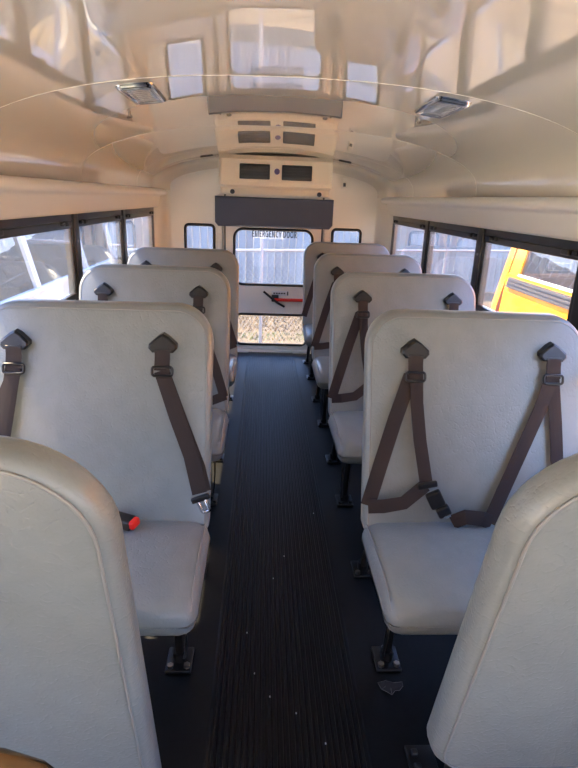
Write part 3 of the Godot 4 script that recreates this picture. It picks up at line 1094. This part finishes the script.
func flank_box(st: SurfaceTool, f: Callable, y0: float, y1: float, z0: float, z1: float, t0: float, t1: float) -> void:
	st.set_smooth_group(-1)
	var p := []
	for i in 8:
		p.append(f.call(y1 if i & 2 else y0, z1 if i & 4 else z0, t1 if i & 1 else t0))
	for q in [[0, 2, 3, 1], [4, 5, 7, 6], [0, 1, 5, 4], [2, 6, 7, 3], [0, 4, 6, 2], [1, 3, 7, 5]]:
		quad(st, p[q[0]], p[q[1]], p[q[2]], p[q[3]])

func wheel(parent: Node3D, at: Vector3, s: float) -> void:
	var st := mb()
	var rows := []
	for e in [[0.20, 0.0], [0.36, 0.0], [0.385, 0.03], [0.385, 0.20], [0.36, 0.23], [0.20, 0.23]]:
		var row := []
		for k in 24:
			var a := TAU * k / 24
			row.append(at + Vector3(s * e[1], e[0] * sin(a), e[0] * cos(a)))
		rows.append(row)
	grid(st, rows, true, true)
	var t := build(st, "tyre", M.plastic, parent)
	st = mb()
	tube(st, [at + Vector3(s * 0.05, 0, 0), at + Vector3(s * 0.18, 0, 0)], 0.21, 20)
	build(st, "hub", M.white_paint, t)

func white_bus() -> void:
	var x0 := -2.50
	var o := thing("white_bus", Vector3(0, 0, 0), "white bus parked alongside, seen through the left windows", "bus")
	var sill := 0.50
	var zr := -9.3
	var zf := -2.2
	var near := func(y: float, z: float, t: float) -> Vector3: return bus_pt(-1.0, 0.23, sill, y, z, x0, t)
	var far := func(y: float, z: float, t: float) -> Vector3: return bus_pt(1.0, 0.23, 0.5, y, z, x0 - 2.25, t)
	var st := mb()
	flank_box(st, near, -0.45, sill, zr, zf, 0.0, 0.07)
	flank_box(st, near, 1.22, 1.50, zr, zf, 0.0, 0.07)
	build(st, "side_panel", M.white_paint, o)
	st = mb()
	flank_box(st, far, -0.45, 0.10, zr, zf, 0.0, 0.07)
	flank_box(st, far, 0.42, 0.49, zr, zf, 0.0, 0.07)
	flank_box(st, far, 1.22, 1.50, zr, zf, 0.0, 0.07)
	build(st, "side_panel", M.white_paint, o)
	st = mb()
	rbox(st, Vector3(x0 + 0.012, sill - 0.02, (zr + zf) * 0.5), Vector3(0.05, 0.05, zf - zr), 0.012)
	build(st, "sill_strip", M.white_paint, o)
	var ps := [-9.22, -7.75, -6.05, -4.55, -3.10, -2.28]
	for k in ps.size():
		st = mb()
		flank_box(st, near, sill, 1.24, ps[k] - 0.055, ps[k] + 0.055, -0.012, 0.06)
		flank_box(st, near, sill, 1.24, ps[k] - 0.018, ps[k] + 0.018, -0.026, -0.01)
		build(st, "pillar", M.white_paint, o)
		st = mb()
		flank_box(st, far, 0.1, 1.24, ps[k] - 0.04, ps[k] + 0.04, 0.0, 0.06)
		build(st, "pillar", M.white_paint, o)
		if k < ps.size() - 1:
			st = mb()
			flank_box(st, near, sill, 1.23, ps[k] + 0.05, ps[k + 1] - 0.05, 0.028, 0.032)
			build(st, "pane", M.tint, o)
	# roof, ends, floor
	st = mb()
	var rows := []
	for z in [zr, zr + 0.1, zf - 0.1, zf]:
		var row := []
		for k in 13:
			var a := PI * k / 12
			row.append(Vector3(x0 - 1.125 + 0.90 * signf(cos(a)) * pow(absf(cos(a)), 0.7), 1.48 + 0.36 * pow(sin(a), 0.7), z))
		rows.append(row)
	grid(st, rows)
	build(st, "roof", M.white_paint, o)
	st = mb()
	bx(st, Vector3(x0 - 2.2, -0.45, zr), Vector3(x0 - 0.03, 0.45, zr + 0.06))
	bx(st, Vector3(x0 - 2.0, 1.24, zr), Vector3(x0 - 0.25, 1.7, zr + 0.06))
	build(st, "rear_panel", M.white_paint, o)
	st = mb()
	bx(st, Vector3(x0 - 2.2, -0.45, zf - 0.06), Vector3(x0 - 0.03, 1.7, zf))
	build(st, "front_panel", M.white_paint, o)
	st = mb()
	bx(st, Vector3(x0 - 2.2, -0.10, zr), Vector3(x0 - 0.05, -0.04, zf))
	build(st, "floor_pan", M.rubber, o)
	for z in [-7.6, -3.4]:
		wheel(o, Vector3(x0 - 0.04, GROUND + 0.385, z), -1.0)
		wheel(o, Vector3(x0 - 2.2, GROUND + 0.385, z), 1.0)

func yellow_bus() -> void:
	var x0 := 3.10
	var o := thing("yellow_bus", Vector3.ZERO, "yellow school bus parked alongside, seen through the right windows", "bus")
	var sill := 0.66
	var zr := -7.85
	var zf := -0.4
	var near := func(y: float, z: float, t: float) -> Vector3: return bus_pt(1.0, 0.20, 0.2, y, z, x0, t)
	var st := mb()
	var zc := -7.35
	flank_box(st, near, -0.45, sill, zc, zf, 0.0, 0.07)
	flank_box(st, near, 1.10, 1.55, zc, zf, 0.0, 0.07)
	build(st, "side_panel", M.yellow_paint, o)
	st = mb()
	var crn := []
	for k in 9:
		var a := deg_to_rad(90.0 * k / 8)
		var row := []
		for y in [-0.45, 0.2, 0.6, 1.0, 1.55]:
			row.append(near.call(y, zc - 0.50 * sin(a), 0.34 * (1.0 - cos(a))))
		crn.append(row)
	grid(st, crn)
	build(st, "corner_panel", M.yellow_paint, o)
	var ps := [-7.15, -5.55, -4.1, -2.65, -1.2]
	for k in ps.size():
		st = mb()
		var w: float = 0.13
		flank_box(st, near, sill, 1.10, ps[k] - w, ps[k] + w, -0.004, 0.06)
		build(st, "pillar", M.yellow_paint, o)
		if k < ps.size() - 1:
			st = mb()
			var wa: float = ps[k] + w
			var wb: float = ps[k + 1] - 0.13
			flank_box(st, near, sill, 1.10, wa, wb, 0.026, 0.03)
			build(st, "pane", M.tint, o)
			st = mb()
			flank_box(st, near, sill, sill + 0.025, wa, wb, -0.012, 0.03)
			flank_box(st, near, 1.078, 1.10, wa, wb, -0.012, 0.03)
			build(st, "window_frame", M.white_paint, o)
	# grooved rub rail
	st = mb()
	flank_box(st, near, 0.49, 0.625, zc + 0.12, zf, -0.02, 0.0)
	var rr := build(st, "rub_rail", M.rail_grey, o)
	for k in 3:
		st = mb()
		flank_box(st, near, 0.500 + k * 0.045, 0.522 + k * 0.045, zc + 0.13, zf, -0.036, -0.018)
		build(st, "ridge", M.rail_grey, rr)
	st = mb()
	flank_box(st, near, -0.02, 0.10, zc, zf, -0.02, 0.0)
	build(st, "rub_rail", M.plastic, o)
	# rear, front, far side, roof
	st = mb()
	var rows := []
	for z in [zr, zr + 0.08, zf - 0.08, zf]:
		var row := []
		for k in 13:
			var a := PI * k / 12
			row.append(Vector3(x0 + 1.25 + 0.98 * signf(cos(a)) * pow(absf(cos(a)), 0.7), 1.53 + 0.38 * pow(sin(a), 0.7), z))
		rows.append(row)
	grid(st, rows)
	build(st, "roof", M.yellow_paint, o)
	st = mb()
	bx(st, Vector3(x0 + 0.33, -0.45, zr), Vector3(x0 + 2.44, 0.60, zr + 0.06))
	bx(st, Vector3(x0 + 0.53, 1.12, zr), Vector3(x0 + 2.24, 1.75, zr + 0.06))
	build(st, "rear_panel", M.yellow_paint, o)
	st = mb()
	bx(st, Vector3(x0 + 0.06, -0.45, zf - 0.06), Vector3(x0 + 2.44, 1.75, zf))
	build(st, "front_panel", M.yellow_paint, o)
	var far := func(y: float, z: float, t: float) -> Vector3: return bus_pt(-1.0, 0.20, 0.2, y, z, x0 + 2.5, t)
	st = mb()
	flank_box(st, far, -0.45, 0.30, zr, zf, 0.0, 0.07)
	flank_box(st, far, 1.10, 1.55, zr, zf, 0.0, 0.07)
	build(st, "side_panel", M.yellow_paint, o)
	for k in ps.size():
		st = mb()
		flank_box(st, far, 0.3, 1.10, ps[k] - 0.08, ps[k] + 0.08, -0.004, 0.06)
		build(st, "pillar", M.yellow_paint, o)
	st = mb()
	bx(st, Vector3(x0 + 0.06, -0.10, zr), Vector3(x0 + 2.44, -0.04, zf))
	build(st, "floor_pan", M.rubber, o)
	for z in [-5.9, -1.4]:
		wheel(o, Vector3(x0 + 0.04, GROUND + 0.385, z), 1.0)
		wheel(o, Vector3(x0 + 2.4, GROUND + 0.385, z), -1.0)
